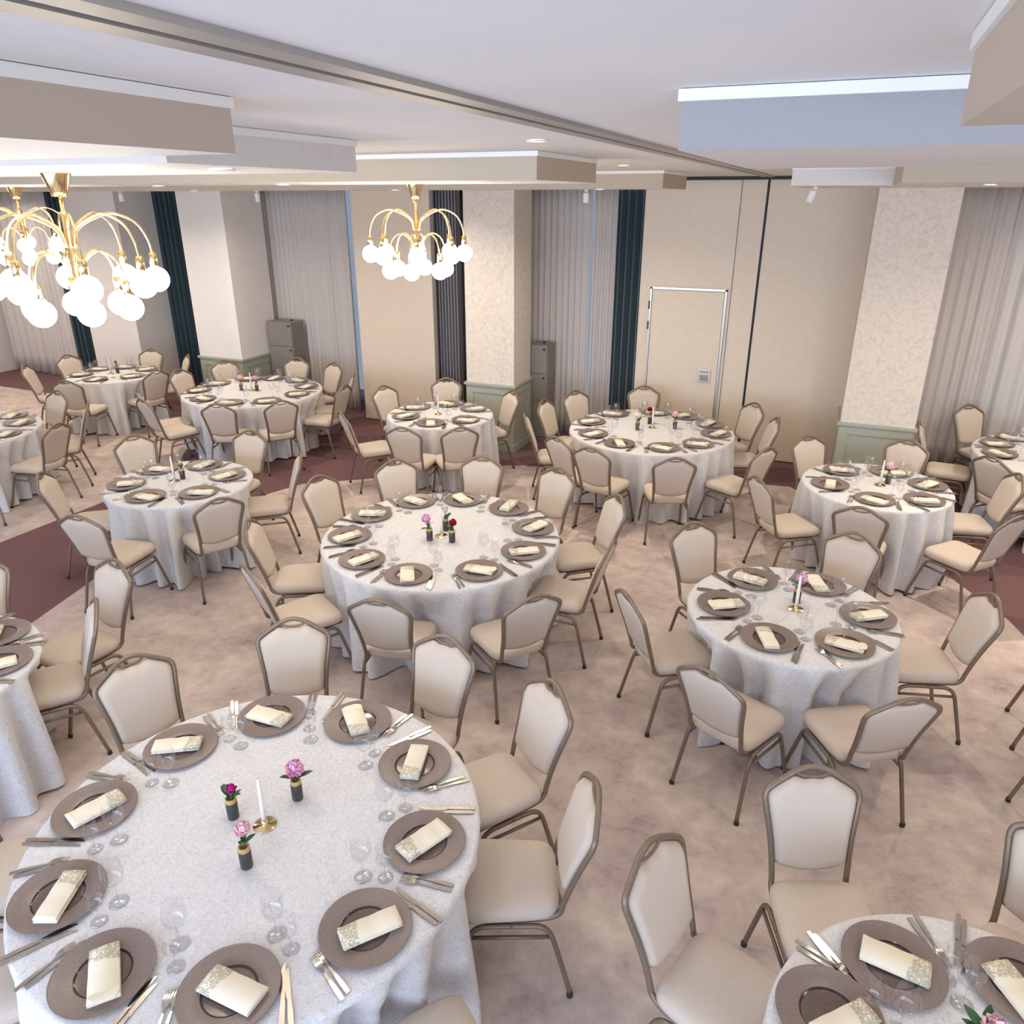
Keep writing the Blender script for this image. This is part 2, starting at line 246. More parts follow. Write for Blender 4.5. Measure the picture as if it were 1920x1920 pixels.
# ------------------------------------------------------------------ the room
ZC = 3.32
XL, XR, YF, YB = -14.6, 6.2, -3.2, 10.45
def floor():
    outer = [(XL, YF), (XR, YF), (XR, YB), (XL, YB)]
    main = [(-5.2, YF), (-5.35, 1.0), (-5.5, 3.41), (-5.68, 4.14), (-5.78, 5.3), (-5.62, 6.4), (-5.47, 6.8), (-4.8, 7.28), (-3.52, 8.32), (-3.27, 8.42), (-1.6, 8.72), (-.2, 8.88), (.45, 8.15), (1.29, 6.99), (1.62, 6.37), (1.8, 5.8), (2.1, 3.5), (2.2, YF)]
    left = [(XL, YF), (-7.2, YF), (-7.17, 4.32), (-7.14, 5.49), (-7.25, 6.6), (-8.1, 7.9), (-9.2, 8.75), (XL, 8.9)]
    right = [(3.6, YF), (XR, YF), (XR, 8.6), (4.0, 7.6), (3.6, 5.8)]
    pts = []; edges = []
    for poly in (outer, main, left, right):
        k = len(pts); pts += [Vector(p) for p in poly]; edges += [(k + i, k + (i + 1) % len(poly)) for i in range(len(poly))]
    v, e, f, *_ = delaunay_2d_cdt(pts, edges, [], 1, 1e-5)
    def inside(p, poly):
        r = False
        for i in range(len(poly)):
            (x1, y1), (x2, y2) = poly[i], poly[i - 1]
            if (y1 > p[1]) != (y2 > p[1]) and p[0] < (x2 - x1) * (p[1] - y1) / (y2 - y1) + x1: r = not r
        return r
    me = bpy.data.meshes.new('floor'); me.from_pydata([(p.x, p.y, 0) for p in v], [], [list(q) for q in f])
    me.materials.append(M['maroon']); me.materials.append(M['carpet'])
    for q in me.polygons:
        c = q.center
        if any(inside(c, p) for p in (main, left, right)): q.material_index = 1
        if q.normal.z < 0: q.flip()
    struct('floor', me, 'mottled beige carpet with plain maroon carpet bands')
floor()
m = MB(); m.box(XL, XR, YF, YB, ZC, ZC + .1); struct('ceiling', m.mesh('ceiling', 'ceiling'), 'smooth white painted ceiling')
# walls with window openings
def wall_y(name, y0, y1, holes, z0=.75, z1=2.95):
    m = MB(); xs = XL
    for a, b in holes:
        m.box(xs, a, y0, y1, 0, ZC); m.box(a, b, y0, y1, 0, z0); m.box(a, b, y0, y1, z1, ZC); xs = b
    m.box(xs, XR, y0, y1, 0, ZC); return struct(name, m.mesh(name, 'pale'), None)
HB = [(-13.6, -12.4), (-8.0, -6.3), (-3.7, -2.35), (1.0, 4.6)]
HF = [(-9.0, -4.6), (-4.2, .2), (.6, 5.0)]
wall_y('wall_back', YB, YB + .2, HB, .1, 3.27); wall_y('wall_front', YF - .2, YF, HF)
m = MB(); m.box(XL - .2, XL, YF, YB, 0, ZC); struct('wall_left', m.mesh('wall_left', 'pale'))
m = MB(); m.box(XR, XR + .2, YF, YB, 0, ZC); struct('wall_right', m.mesh('wall_right', 'pale'))
wi = 0
for holes, y in ((HB, YB + .1), (HF, YF - .1)):
    for a, b in holes:
        wi += 1; z0, z1 = (.1, 3.27) if y > 0 else (.75, 2.95)
        m = MB()
        for q in ((a, a + .06, z0, z1), (b - .06, b, z0, z1), (a, b, z0, z0 + .06), (a, b, z1 - .06, z1), ((a + b) / 2 - .03, (a + b) / 2 + .03, z0, z1)): m.box(q[0], q[1], y - .03, y + .03, q[2], q[3])
        w = struct('window_%d' % wi, None, 'tall window with a white frame'); struct('window_frame', m.mesh('window_frame', 'white'), None, w)
        m = MB(); m.box(a, b, y - .004, y + .004, z0, z1); struct('window_pane', m.mesh('window_pane', 'glass'), None, w)
# soffits: lowered ceiling islands with white crown strip
def soffit(x0, x1, y0, y1, z, side, under, label):
    m = MB(); m.box(x0, x1, y0, y1, z, ZC); 
    for f in m.bm.faces:
        if f.calc_center_median().z < z + .001: f.material_index = 1
    o = struct('ceiling_soffit', m.mesh('ceiling_soffit', side, under), label)
    m = MB(); k = .007
    for q in ((x0 - k, x1 + k, y0 - k, y0), (x0 - k, x1 + k, y1, y1 + k), (x0 - k, x0, y0, y1), (x1, x1 + k, y0, y1)): m.box(*q, ZC - .026, ZC - .002)
    struct('crown_moulding', m.mesh('crown_moulding', 'white'), 'white crown strip', o)
soffit(XL, -1.40, YF, 1.63, 3.197, 'taupe', 'white', 'taupe dropped soffit at upper left nearest the camera')
soffit(XL, -1.95, 1.96, 3.0, 3.197, 'pale', 'white', 'pale dropped soffit carrying the big left chandelier')
soffit(XL, -1.52, 4.0, 5.05, 3.182, 'taupe2', 'white', 'warm taupe dropped soffit carrying the middle chandelier')
soffit(XL, -1.58, 7.3, 8.4, 3.172, 'taupe2', 'white', 'farthest narrow taupe soffit along the curtains')
soffit(.13, XR, YF, 1.42, 3.197, 'taupe', 'taupe2', 'taupe dropped soffit corner at the upper right edge')
soffit(-.38, XR, 1.89, 3.2, 3.197, 'grey_bluelit', 'pale', 'dropped soffit, blue daylight mixed into its grey, at the upper right')
soffit(-.46, .25, 6.7, 8.4, 3.18, 'pale', 'pale', 'small pale soffit before the right pillar')
soffit(.25, XR, 5.5, 8.4, 3.18, 'taupe2', 'pale', 'beige dropped soffit above the right pillar')
# ceiling track of the movable wall
m = MB(); m.box(-.985, -.93, YF, 9.85, ZC - .012, ZC); m.box(-.905, -.85, YF, 9.85, ZC - .012, ZC)
tr = struct('ceiling_track', m.mesh('ceiling_track', 'track'), 'aluminium sliding wall track across the ceiling')
m = MB(); m.box(-.93, -.905, YF, 9.85, ZC - .004, ZC - .001); struct('track_slot', m.mesh('track_slot', 'dark'), 'dark slot', tr)
m = MB(); m.box(-2.35, .3, 9.72, 9.84, ZC - .03, ZC - .002); struct('ceiling_track', m.mesh('ceiling_track', 'dark'), 'dark cross track above the movable wall panels')
# movable wall panels
def panel(x0, x1, y, z1=3.285, dy=.09, rz=0, label='', m_='partition'):
    m = MB(); w = x1 - x0; m.box(0, w, 0, dy, .012, z1, .004)
    o = struct('partition_panel', m.mesh('partition_panel', m_), label); o.location = (x0, y, 0); o.rotation_euler = (0, 0, rz)
    m = MB(); m.box(-.006, .006, -.004, dy + .004, .012, z1); m.box(w - .006, w + .006, -.004, dy + .004, .012, z1)
    struct('edge_profile', m.mesh('edge_profile', 'profile'), 'pale edge strip', o); return o
pd = panel(-2.31, -1.21, 9.80, label='beige movable wall panel holding the pass door')
panel(-1.19, -.925, 9.80, rz=R(-6), label='narrow beige panel beside the dark vertical gap')
panel(-.885, .62, 9.77, label='wide beige movable wall panel behind the right pillar')
panel(-6.32, -5.12, 9.52, label='beige movable wall panel below the middle chandelier')
m = MB(); m.box(-.925, -.893, 9.8, 9.84, .01, 3.28); struct('panel_gap_shade', m.mesh('panel_gap_shade', 'dark'), 'black strip painted for the shaded gap between wall panels')  # near-black strip paints the shade inside the panel gap
m = MB(); m.box(-11.75, -10.66, 9.5, 10.3, .01, 3.3); struct('partition_panel', m.mesh('partition_panel', 'plaster'), 'broad pale wall pier between the teal drapes')
# pass door
dr = struct('door_1', None, 'beige pass door outlined by a pale metal frame'); dr.location = (0, 0, 0)
m = MB(); m.box(-2.15, -1.27, 9.782, 9.80, .02, 2.035, .003); struct('door_leaf', m.mesh('door_leaf', 'partition'), None, dr)
m = MB(); m.box(-2.178, -2.156, 9.772, 9.80, .02, 2.075); m.box(-1.264, -1.242, 9.772, 9.80, .02, 2.075); m.box(-2.178, -1.242, 9.772, 9.80, 2.045, 2.07)
struct('door_frame', m.mesh('door_frame', 'alu'), 'pale metal frame', dr)
m = MB(); m.box(-1.50, -1.345, 9.766, 9.784, .93, 1.10, .004); hh = struct('door_handle', m.mesh('door_handle', 'alu'), 'square recessed metal pull', dr)
m = MB(); m.box(-1.475, -1.37, 9.760, 9.768, .95, 1.03, .002); m.box(-1.475, -1.37, 9.758, 9.766, 1.05, 1.08, .002); struct('handle_cup', m.mesh('handle_cup', 'steel'), None, hh)
m = MB()
for z in (.35, 1.55, 1.8): m.box(-2.19, -2.172, 9.765, 9.78, z, z + .1)
struct('hinge', m.mesh('hinge', 'black'), None, dr)
# pillars
def pillar(x0, x1, y0, y1, mm, label):
    p = struct('pillar', None, label); m = MB(); m.box(x0, x1, y0, y1, .87, 3.31); struct('pillar_shaft', m.mesh('pillar_shaft', mm), None, p)
    m = MB(); m.box(x0, x1, y0, y1, 0, .87); k = .012
    for (a, b, c, d) in ((x0, x1, y0 - k, y0), (x1, x1 + k, y0, y1), (x0 - k, x0, y0, y1)):
        hx = b - a > d - c
        if hx:
            for u, v in ((a, a + .09), (b - .09, b)): m.box(u, v, c, d, .17, .76)
        else:
            for u, v in ((c, c + .09), (d - .09, d)): m.box(a, b, u, v, .17, .76)
        m.box(a, b, c, d, .76, .85); m.box(a, b, c, d, .1, .17)
    struct('wainscot', m.mesh('wainscot', 'sage'), 'sage green panelled wainscot', p)
    m = MB(); m.box(x0 - .03, x1 + .03, y0 - .03, y1 + .02, .85, .885, .006); struct('chair_rail', m.mesh('chair_rail', 'sage'), None, p)
    m = MB(); m.box(x0 - .022, x1 + .022, y0 - .022, y1 + .02, 0, .1, .004); struct('plinth', m.mesh('plinth', 'sage'), None, p)
pillar(-8.80, -8.0, 8.9, 9.72, 'plaster', 'square white pillar with sage wainscot on the left')
pillar(-4.30, -3.64, 8.85, 9.42, 'cream', 'cream wallpapered pillar with sage wainscot in the middle')
pillar(.215, .93, 8.64, 9.3, 'cream', 'cream wallpapered pillar with sage wainscot on the right')

# curtains: each hung panel is a thing
def curtain(name, x0, x1, y, mm, label, cat, pleat=.09, amp=.035, seed=0, z1=3.2, group=None, y1=None):
    rnd = random.Random(seed); w = x1 - x0; n = max(24, int(w / pleat * 8)); y1 = y if y1 is None else y1
    ph = [rnd.uniform(-.6, .6) for _ in range(int(w / pleat) + 3)]; am = [rnd.uniform(.65, 1.25) for _ in range(int(w / pleat) + 3)]
    rows = []
    for i in range(11):
        t = i / 10; z = z1 + (.015 - z1) * t; row = []
        for j in range(n + 1):
            u = j / n; k = u * w / pleat; q = int(k)
            d = amp * am[q] * math.sin(2*PI*k + ph[q] * t * .6 + ph[q] * .3) * (.6 + .5 * t) + .012 * math.sin(k * 1.1 + seed) * t
            row.append((x0 + u * w, y + (y1 - y) * u + d, z))
        rows.append(row)
    m = MB(); m.grid(rows)
    me = m.mesh(name, mm); o = obj(name, me); md = o.modifiers.new('thickness', 'SOLIDIFY'); md.thickness = .004
    tag(o, label, cat, group)
    m = MB(); m.box(x0, x1, min(y, y1) - .02, max(y, y1) + .02, z1 - .005, z1 + .03); c = obj('heading_tape', m.mesh('heading_tape', mm), o)
    return o
curtain('sheer_curtain', -8.45, -6.66, 9.9, 'sheer', 'grey sheer curtain right of the white left pillar', 'curtain', .085, .022, 1)
curtain('pleated_curtain', -5.20, -4.84, 9.78, 'slate', 'slate grey pleated curtain left of the middle pillar', 'curtain', .046, .018, 2)
m = MB()
for i in range(8): m.box(-5.19 + i * .046 + .004, -5.19 + i * .046 + .012, 9.752, 9.766, .02, 3.2)
o = obj('pleat_edge', m.mesh('pleat_edge', 'slate_line'), bpy.data.objects['pleated_curtain']); o['label'] = 'pale pleat edges'
curtain('gap_shade_strip', -4.83, -4.70, 9.84, 'dark', 'narrow black strip painted for the shaded gap by the middle pillar', 'curtain', .06, .02, 3)  # black strip stands for a shaded gap; no drape hangs here
curtain('sheer_curtain', -4.2, -3.02, 9.95, 'sheer', 'grey sheer curtain right of the middle pillar', 'curtain', .085, .022, 4)
curtain('sheer_curtain', -2.99, -2.60, 9.93, 'sheer', 'narrow grey sheer curtain beside the middle teal drape', 'curtain', .08, .025, 5)
curtain('teal_drape', -2.66, -2.31, 9.84, 'teal', 'dark teal drape left of the pass door panel', 'curtain', .09, .035, 6)
curtain('sheer_curtain', .93, 1.66, 10.0, 'sheer', 'grey sheer curtain hanging beside the right pillar', 'curtain', .12, .03, 7, y1=10.25)
curtain('sheer_curtain', 1.62, 4.8, 10.25, 'sheer2', 'wide pale sheer curtain at the right edge', 'curtain', .16, .03, 8)
curtain('teal_drape', -10.22, -9.68, 9.84, 'teal', 'dark teal drape touching the white left pillar', 'curtain', .1, .04, 9)
curtain('teal_drape', -12.62, -11.8, 9.84, 'teal', 'leftmost teal drape behind the big chandelier', 'curtain', .12, .045, 10)
curtain('sheer_curtain', -13.5, -12.62, 9.9, 'sheer2', 'pale sheer curtain left of the leftmost teal drape', 'curtain', .12, .04, 11)
curtain('sheer_curtain', -14.5, -13.46, 9.95, 'sheer2', 'pale sheer curtain at the left picture edge', 'curtain', .2, .03, 12)
# small cabinets by the pillars
def cabinet(x0, x1, y0, y1, zs, label):
    c = thing('low_cabinet', label, 'cabinet', ((x0 + x1) / 2, (y0 + y1) / 2, 0), 0, 'grey cabinets beside the pillars'); w, d = (x1 - x0) / 2, (y1 - y0) / 2
    m = MB(); m.box(-w, w, -d, d, 0, zs[-1], .004); obj('body', m.mesh('body', 'cabinet'), c)
    for a, b in zip(zs[:-1], zs[1:]):
        m = MB(); m.box(-w + .008, w - .008, -d - .016, -d, a + .006, b - .006, .003); f = obj('drawer', m.mesh('drawer', 'cabinet'), c)
        m = MB(); m.sphere((w - .04, -d - .03, b - .05), .016, 10, 6); obj('knob', m.mesh('knob', 'black'), f)
    m = MB(); m.sphere((w - .1, 0, zs[-1] + .012), .018, 10, 6); obj('latch', m.mesh('latch', 'black'), c)
cabinet(-7.97, -7.52, 9.5, 9.8, (.05, .6, 1.0, 1.36), 'grey taupe cabinet right of the white left pillar')
cabinet(-3.70, -3.43, 9.5, 9.8, (.05, .55, .92, 1.30), 'narrow grey cabinet right of the middle pillar')

# ------------------------------------------------------------------ banquet chair
def back_y(z): 
    u = max(0, (z - .45) / .465); return -.205 - .145 * u ** 1.1
HALF = [(.165, .45), (.168, .50), (.172, .56), (.180, .63), (.192, .70), (.202, .755), (.207, .790), (.200, .818), (.180, .837), (.115, .875), (.065, .901), (0, .915)]
HALF = [(x * .945, z) for x, z in HALF]
def half_at(z):
    for (x0, z0), (x1, z1) in zip(HALF[:-1], HALF[1:]):
        if z0 <= z <= z1: return x0 + (x1 - x0) * (z - z0) / (z1 - z0)
    return .156
def top_at(x):
    for (x1, z1), (x0, z0) in zip(HALF[6:-1], HALF[7:]):
        if x0 <= x <= x1: return z0 + (z1 - z0) * (x - x0) / max(x1 - x0, 1e-6)
    return .79
def chair_meshes():
    D = {}
    # seat cushion
    out = []
    n = 44
    for i in range(n):
        a = 2*PI*i/n; c, s_ = math.cos(a), math.sin(a); e = .34
        x = math.copysign(abs(c) ** e, c); y = math.copysign(abs(s_) ** e, s_)
        w = .205 - .022 * (1 - (y + 1) / 2); out.append((x * w, .012 + y * .205))
    rings = []
    for inset, z in ((.012, .405), (.0, .415), (-.003, .44), (.004, .458), (.02, .470), (.06, .478), (.13, .482)):
        row = []
        for x, y in out:
            r = math.hypot(x, y - .012); k = max(0, (r - inset) / r); row.append((x * k, .012 + (y - .012) * k, z))
        rings.append(row)
    m = MB(); V = m.grid(rings, True, True); m.bm.faces.new(V[-1]).smooth = True; m.bm.faces.new(V[0][::-1])
    D['seat'] = m.mesh('seat', 'seat')
    # backrest pad
    m = MB(); nu, nv = 18, 14; F, B = [], []
    for i in range(nv + 1):
        b = i / nv; fr, bk = [], []
        for j in range(nu + 1):
            a = -1 + 2 * j / nu; xx = abs(a) * .18
            zt = top_at(xx) - .016 - .030 * max(0, 1 - (xx / .07) ** 4) if xx < .07 else top_at(xx) - .016
            zt = min(zt, .878)
            zb = .490 + .032 * a * a
            z = zb + b * (zt - zb); hw = half_at(min(z, .80)) - .012
            x = a * hw
            ed = min(1, min(1 - abs(a), b, 1 - b) * 7 + .0); t = .024 * math.sqrt(max(0, 1 - (1 - ed) ** 2))
            y = back_y(z); fr.append((x, y + .004 + t, z)); bk.append((x, y - .004 - t * .35, z))
        F.append(fr); B.append(bk)
    a1 = m.grid(F); b1 = m.grid([r[::-1] for r in B])
    def loop(G, rev):
        l = G[0][:] + [r[-1] for r in G[1:]] + G[-1][-2::-1] + [r[0] for r in G[-2:0:-1]]; return l
    la = loop(a1, 0); gb = [r[::-1] for r in b1]; lb = loop(gb, 0)
    for i in range(len(la)):
        j = (i + 1) % len(la); m.bm.faces.new((la[i], la[j], lb[j], lb[i])).smooth = True
    D['backrest'] = m.mesh('backrest', 'seat')
    # frame tube: seat rail -> upright -> crown -> other side
    half = [(.168, .20, .398), (.169, .05, .398), (.165, -.10, .398), (.160, -.165, .402), (.157, -.198, .425)] + [(x, back_y(z), z) for x, z in HALF]
    path = smooth(half + [(-x, y, z) for x, y, z in half[-2::-1]], 3)
    m = MB(); m.tube(path, .0125, 8); m.tube([(-.168, .19, .398), (.168, .19, .398)], .01, 8); m.tube([(-.166, -.15, .40), (.166, -.15, .40)], .01, 8)
    m.tube(smooth([(x, back_y(z), z) for x, z in ((-.075, .898), (-.05, .882), (-.025, .876), (0, .875), (.025, .876), (.05, .882), (.075, .898))], 3), .0065, 6)
    D['back_frame'] = m.mesh('back_frame', 'frame')
    for s, nm in ((1, 'r'), (-1, 'l')):
        m = MB(); m.tube(smooth([(s*.212, .265, .012), (s*.196, .195, .25), (s*.190, .165, .345), (s*.187, .125, .378), (s*.186, .06, .382), (s*.186, 0, .382)], 4), .0115, 8); D['leg_f' + nm] = m.mesh('leg', 'frame')
        m = MB(); m.tube(smooth([(s*.210, -.245, .012), (s*.195, -.185, .25), (s*.190, -.155, .345), (s*.187, -.115, .378), (s*.186, -.06, .382), (s*.186, 0, .382)], 4), .0115, 8); D['leg_r' + nm] = m.mesh('leg', 'frame')
        for k, y in (('f', .265), ('r', -.245)):
            m = MB(); m.lathe([(.013, 0), (.014, .004), (.0135, .022), (.0115, .026)], 10, (s*.211, y + (-.002 if k == 'f' else .002), 0), True, True); D['cap_' + k + nm] = m.mesh('foot_cap', 'cap')
        m = MB(); m.tube([(s*.191, .17, .325), (s*.191, -.16, .325)], .0085, 8); D['st' + nm] = m.mesh('stretcher', 'frame')
    return D
CM = chair_meshes()
def make_chair(label):
    t = thing('banquet_chair', label, 'chair')
    obj('seat', CM['seat'], t); obj('backrest', CM['backrest'], t); obj('back_frame', CM['back_frame'], t)
    for k in ('fl', 'fr', 'rl', 'rr'):
        l = obj('leg', CM['leg_' + k], t); obj('foot_cap', CM['cap_' + k], l)
    obj('stretcher', CM['stl'], t); obj('stretcher', CM['str'], t)
    return t
# ------------------------------------------------------------------ names for places
TN = {'F': 'large front left table', 'C': 'large central table', 'R': 'small table right of centre', 'B': 'bottom right corner table', 'BR': 'large table before the pass door',
      'M': 'small table before the right pillar', 'FR': 'table cut by the right edge', 'ML': 'small table left of centre', 'BC': 'small table before the middle pillar',
      'BL': 'large table before the white pillar', 'FL': 'farthest left small table', 'L': 'far table cut by left edge', 'NL': 'near table cut by left edge'}
HRS = ['twelve', 'one', 'two', 'three', 'four', 'five', 'six', 'seven', 'eight', 'nine', 'ten', 'eleven']
def clock(k, x, y, used):
    cx, cy, r = TABLES[k]; view = math.atan2(cy, cx); a = math.atan2(y - cy, x - cx)
    h = ((view - a) / (2*PI) * 12) % 12; c = []
    for q in range(24): c.append((min(abs(h - q / 2), 12 - abs(h - q / 2)), q))
    for _, q in sorted(c):
        if (k, q) not in used:
            used.add((k, q)); return ('half past ' if q % 2 else '') + HRS[q // 2] + (" o'clock" if q % 2 == 0 else '')
used = set(); proto = None; chair_spots = {}
for (k, x, y, f) in CHAIRS:
    lab = 'beige banquet chair at %s of the %s' % (clock(k, x, y, used), TN[k]); g = 'banquet chairs with taupe frames'
    chair_spots.setdefault(k, []).append((x, y, f))
    if proto is None:
        proto = make_chair(lab); proto['group'] = g; proto.location = (x, y, 0); proto.rotation_euler = (0, 0, R(f - 90))
    else: dup(proto, (x, y, 0), R(f - 90), lab, g)
dup(proto, (1.635, 4.80, 0), R(-5 - 90), 'beige banquet chair mostly beyond the right edge, its farther visible foot', 'banquet chairs with taupe frames')
dup(proto, (1.56, 3.95, 0), R(12 - 90), 'beige banquet chair mostly beyond the right edge, its nearer visible foot', 'banquet chairs with taupe frames')

# ------------------------------------------------------------------ tables and cloths
TZ = .742
def table(k):
    cx, cy, r = TABLES[k]
    t = thing('banquet_table', 'round banquet table beneath the cloth of the %s' % TN[k], 'table', (cx, cy, 0), 0, 'round banquet tables')
    m = MB(); m.lathe([(0, .715), (r - .012, .715), (r - .008, .722), (r - .008, .733), (r - .014, .738), (0, .738)], 48); obj('tabletop', m.mesh('tabletop', 'wood'), t)
    for i in range(4):
        a = PI / 4 + i * PI / 2; q = r * .48; m = MB(); m.tube([(q * math.cos(a), q * math.sin(a), .0), (q * math.cos(a), q * math.sin(a), .715)], .016, 8); obj('leg', m.mesh('leg', 'black'), t)
def cloth(k, seed):
    cx, cy, r = TABLES[k]; rnd = random.Random(seed); n = 240; big = r > .7
    nf = 27 if big else 20; phs = [rnd.uniform(-.35, .35) for _ in range(nf)]; ams = [rnd.uniform(.5, 1.2) for _ in range(nf)]
    chs = chair_spots.get(k, [])
    rows = []
    for rr in (.25, .5, .75, .93): rows.append([(r * rr * math.cos(2*PI*i/n), r * rr * math.sin(2*PI*i/n), TZ) for i in range(n)])
    for dr, dz in ((-.012, 0), (-.003, -.003), (.003, -.010), (.006, -.022)): rows.append([((r + dr) * math.cos(2*PI*i/n), (r + dr) * math.sin(2*PI*i/n), TZ + dz) for i in range(n)])
    NZ = 22
    for q in range(1, NZ + 1):
        t = q / NZ; row = []
        for i in range(n):
            th = 2*PI*i/n; kf = th / (2*PI) * nf; a = int(kf) % nf; u = kf - int(kf)
            A = ams[a] * (1 - u) + ams[(a + 1) % nf] * u; P = phs[a] * (1 - u) + phs[(a + 1) % nf] * u
            w = .5 + .5 * math.cos(2*PI*kf + P * 2); w = 1 - (1 - w) ** 1.25
            am = .118 * A * min(1, t * 1.8) ** .55
            rad = r + .006 + .022 * t + .055 * min(1, t * 1.3) ** .6
            z = TZ - .022 - (TZ - .022 - .012 - .012 * math.sin(5 * th + seed)) * t
            ex = .0
            for (x, y, f) in chs:
                fx, fy = math.cos(R(f)), math.sin(R(f)); px, py = cx + rad * math.cos(th) - x, cy + rad * math.sin(th) - y
                lo = px * fx + py * fy; la = abs(-px * fy + py * fx)
                if lo < .245 and lo > -.25 and la < .30 and z < .70:
                    kx = max(0, 1 - max(0, la - .20) / .10); kz = min(1, (.70 - z) / .19)
                    ex = max(ex, (.245 - lo) * kx * kz)
            rad = max(rad - ex - am * (1 - w), .22); row.append((rad * math.cos(th), rad * math.sin(th), z))
        rows.append(row)
    m = MB(); V = m.grid(rows, True, True); c = m.bm.verts.new((0, 0, TZ))
    for i in range(n): m.bm.faces.new((c, V[0][i], V[0][(i + 1) % n])).smooth = True
    o = obj('tablecloth', m.mesh('tablecloth', 'cloth'), None, (cx, cy, 0), rnd.uniform(0, 0))
    tag(o, 'white damask tablecloth draped over the %s' % TN[k], 'tablecloth', 'white damask tablecloths')
for i, k in enumerate(TABLES): table(k); cloth(k, i + 3)

# ------------------------------------------------------------------ place settings
def plate_mesh():
    m = MB(); m.lathe([(0, .004), (.080, .004), (.083, .0045), (.086, .0075), (.090, .0095), (.125, .0115), (.157, .0165), (.161, .0175), (.162, .0165), (.157, .013), (.09, .004), (.08, .0), (0, .0)], 48, mis=[1, 1, 2, 2, 0, 0, 0, 0, 0, 0, 0, 0])
    return m.mesh('charger_plate', 'rim', 'well', 'ring')
def napkin_mesh(v):
    rnd = random.Random(v); m = MB(); hx, hy = .104, .049
    layers = [(0, .006, 0, 0), (.0055, .011, .002, .003), (.0105, .0165, -.002, 0)] if v != 2 else [(0, .008, 0, 0), (.0075, .016, .003, .006), (.0155, .021, 0, .002)]
    for i, (z0, z1, dx, dy) in enumerate(layers):
        P = []; nx = 12
        hyy = hy - (.006 if v == 2 else 0)
        prof = [(-hyy + dy, (z0 + z1) / 2), (-hyy + .003 + dy, z1), (0, z1 + .0025), (hyy - .003, z1), (hyy, (z0 + z1) / 2), (hyy - .003, z0), (0, z0), (-hyy + .003 + dy, z0)]
        for a in range(nx + 1):
            x = -hx + dx + (2 * hx) * a / nx; wob = .0015 * math.sin(a * 1.3 + v + i); tp = 1 - .06 * (a / nx) * (v % 2)
            P.append([(x, y * tp, z + (wob if z > z0 else 0) * (i == 2)) for y, z in prof])
        V = m.grid(P, True, True); m.bm.faces.new(V[0]); m.bm.faces.new(V[-1][::-1])
    if v == 1:   # loosely lifted open corner at the plain end
        m.grid([[(-hx + .03, -hy, .017), (-hx + .03, hy, .017)], [(-hx + .008, -hy + .004, .022), (-hx + .008, hy - .01, .026)], [(-hx - .012, -hy + .02, .016), (-hx - .012, hy - .03, .019)]])
    return m.mesh('napkin', 'napkin')
def extrude_outline(m, pts, z, th):
    a = [m.bm.verts.new((x, y, z(y) + th)) for x, y in pts]; b = [m.bm.verts.new((x, y, z(y))) for x, y in pts]
    m.bm.faces.new(a); m.bm.faces.new(b[::-1])
    for i in range(len(a)): j = (i + 1) % len(a); m.bm.faces.new((a[j], a[i], b[i], b[j]))
def fork_meshes():
    zf = lambda y: .001 + .010 * max(0, (y - .02) / .07) * max(0, 1 - (y - .02) / .09) * 3 if y > .02 else .001 + .004 * max(0, 1 - abs(y + .03) / .07)
    m = MB(); L_ = [(.0075, -.10), (.0078, -.06), (.0055, -.02), (.0033, .02), (.0035, .032)]
    for (w0, y0), (w1, y1) in zip(L_[:-1], L_[1:]): extrude_outline(m, [(-w0, y0), (w0, y0), (w1, y1), (-w1, y1)], zf, .003)
    ha = m.mesh('handle', 'steel')
    m = MB(); H = [(.0035, .032), (.010, .042), (.0125, .052), (.0125, .062)]
    for (w0, y0), (w1, y1) in zip(H[:-1], H[1:]): extrude_outline(m, [(-w0, y0), (w0, y0), (w1, y1), (-w1, y1)], zf, .0022)
    for x in (-.0105, -.0035, .0035, .0105):
        for (w0, y0), (w1, y1) in zip([(.002, .062), (.0019, .08)], [(.0019, .08), (.0012, .102)]): extrude_outline(m, [(x - w0, y0), (x + w0, y0), (x + w1, y1), (x - w1, y1)], zf, .002)
    return ha, m.mesh('tines', 'steel')
def knife_meshes():
    z = lambda y: .001
    m = MB(); K = [(.0065, -.115), (.0085, -.09), (.0082, -.04), (.006, .002)]
    for (w0, y0), (w1, y1) in zip(K[:-1], K[1:]): extrude_outline(m, [(-w0, y0), (w0, y0), (w1, y1), (-w1, y1)], z, .006)
    h = m.mesh('handle', 'steel')
    m = MB(); B_ = [(-.006, .006, .002), (-.006, .010, .015), (-.006, .0125, .06), (-.006, .0105, .09), (-.006, .002, .112), (-.006, -.004, .118)]
    for (a0, b0, y0), (a1, b1, y1) in zip(B_[:-1], B_[1:]): extrude_outline(m, [(-b0, y0), (-a0, y0), (-a1, y1), (-b1, y1)], z, .002)
    return h, m.mesh('blade', 'steel')
def glass_meshes(s, bowl):
    m = MB(); m.lathe([(r * s, z) for r, z in bowl], 20); b = m.mesh('bowl', 'glass')
    z0 = bowl[0][1]
    m = MB(); m.lathe([(.006, .006), (.0035, .016), (.003, z0 * .6), (.0042, z0 + .002)], 10); st = m.mesh('stem', 'glass')
    m = MB(); m.lathe([(0, .0005), (.034 * s, .0005), (.035 * s, .002), (.02 * s, .004), (.006, .0065)], 20); return b, st, m.mesh('foot', 'glass')
PM = plate_mesh(); NM = [napkin_mesh(v) for v in range(3)]; FKM = fork_meshes(); KNM = knife_meshes()
GW = glass_meshes(1, [(.004, .085), (.020, .092), (.034, .108), (.040, .128), (.040, .145), (.036, .168), (.0325, .188)])
GT = glass_meshes(.86, [(.004, .062), (.02, .068), (.033, .082), (.036, .098), (.028, .118), (.027, .130), (.033, .148), (.0345, .152)])
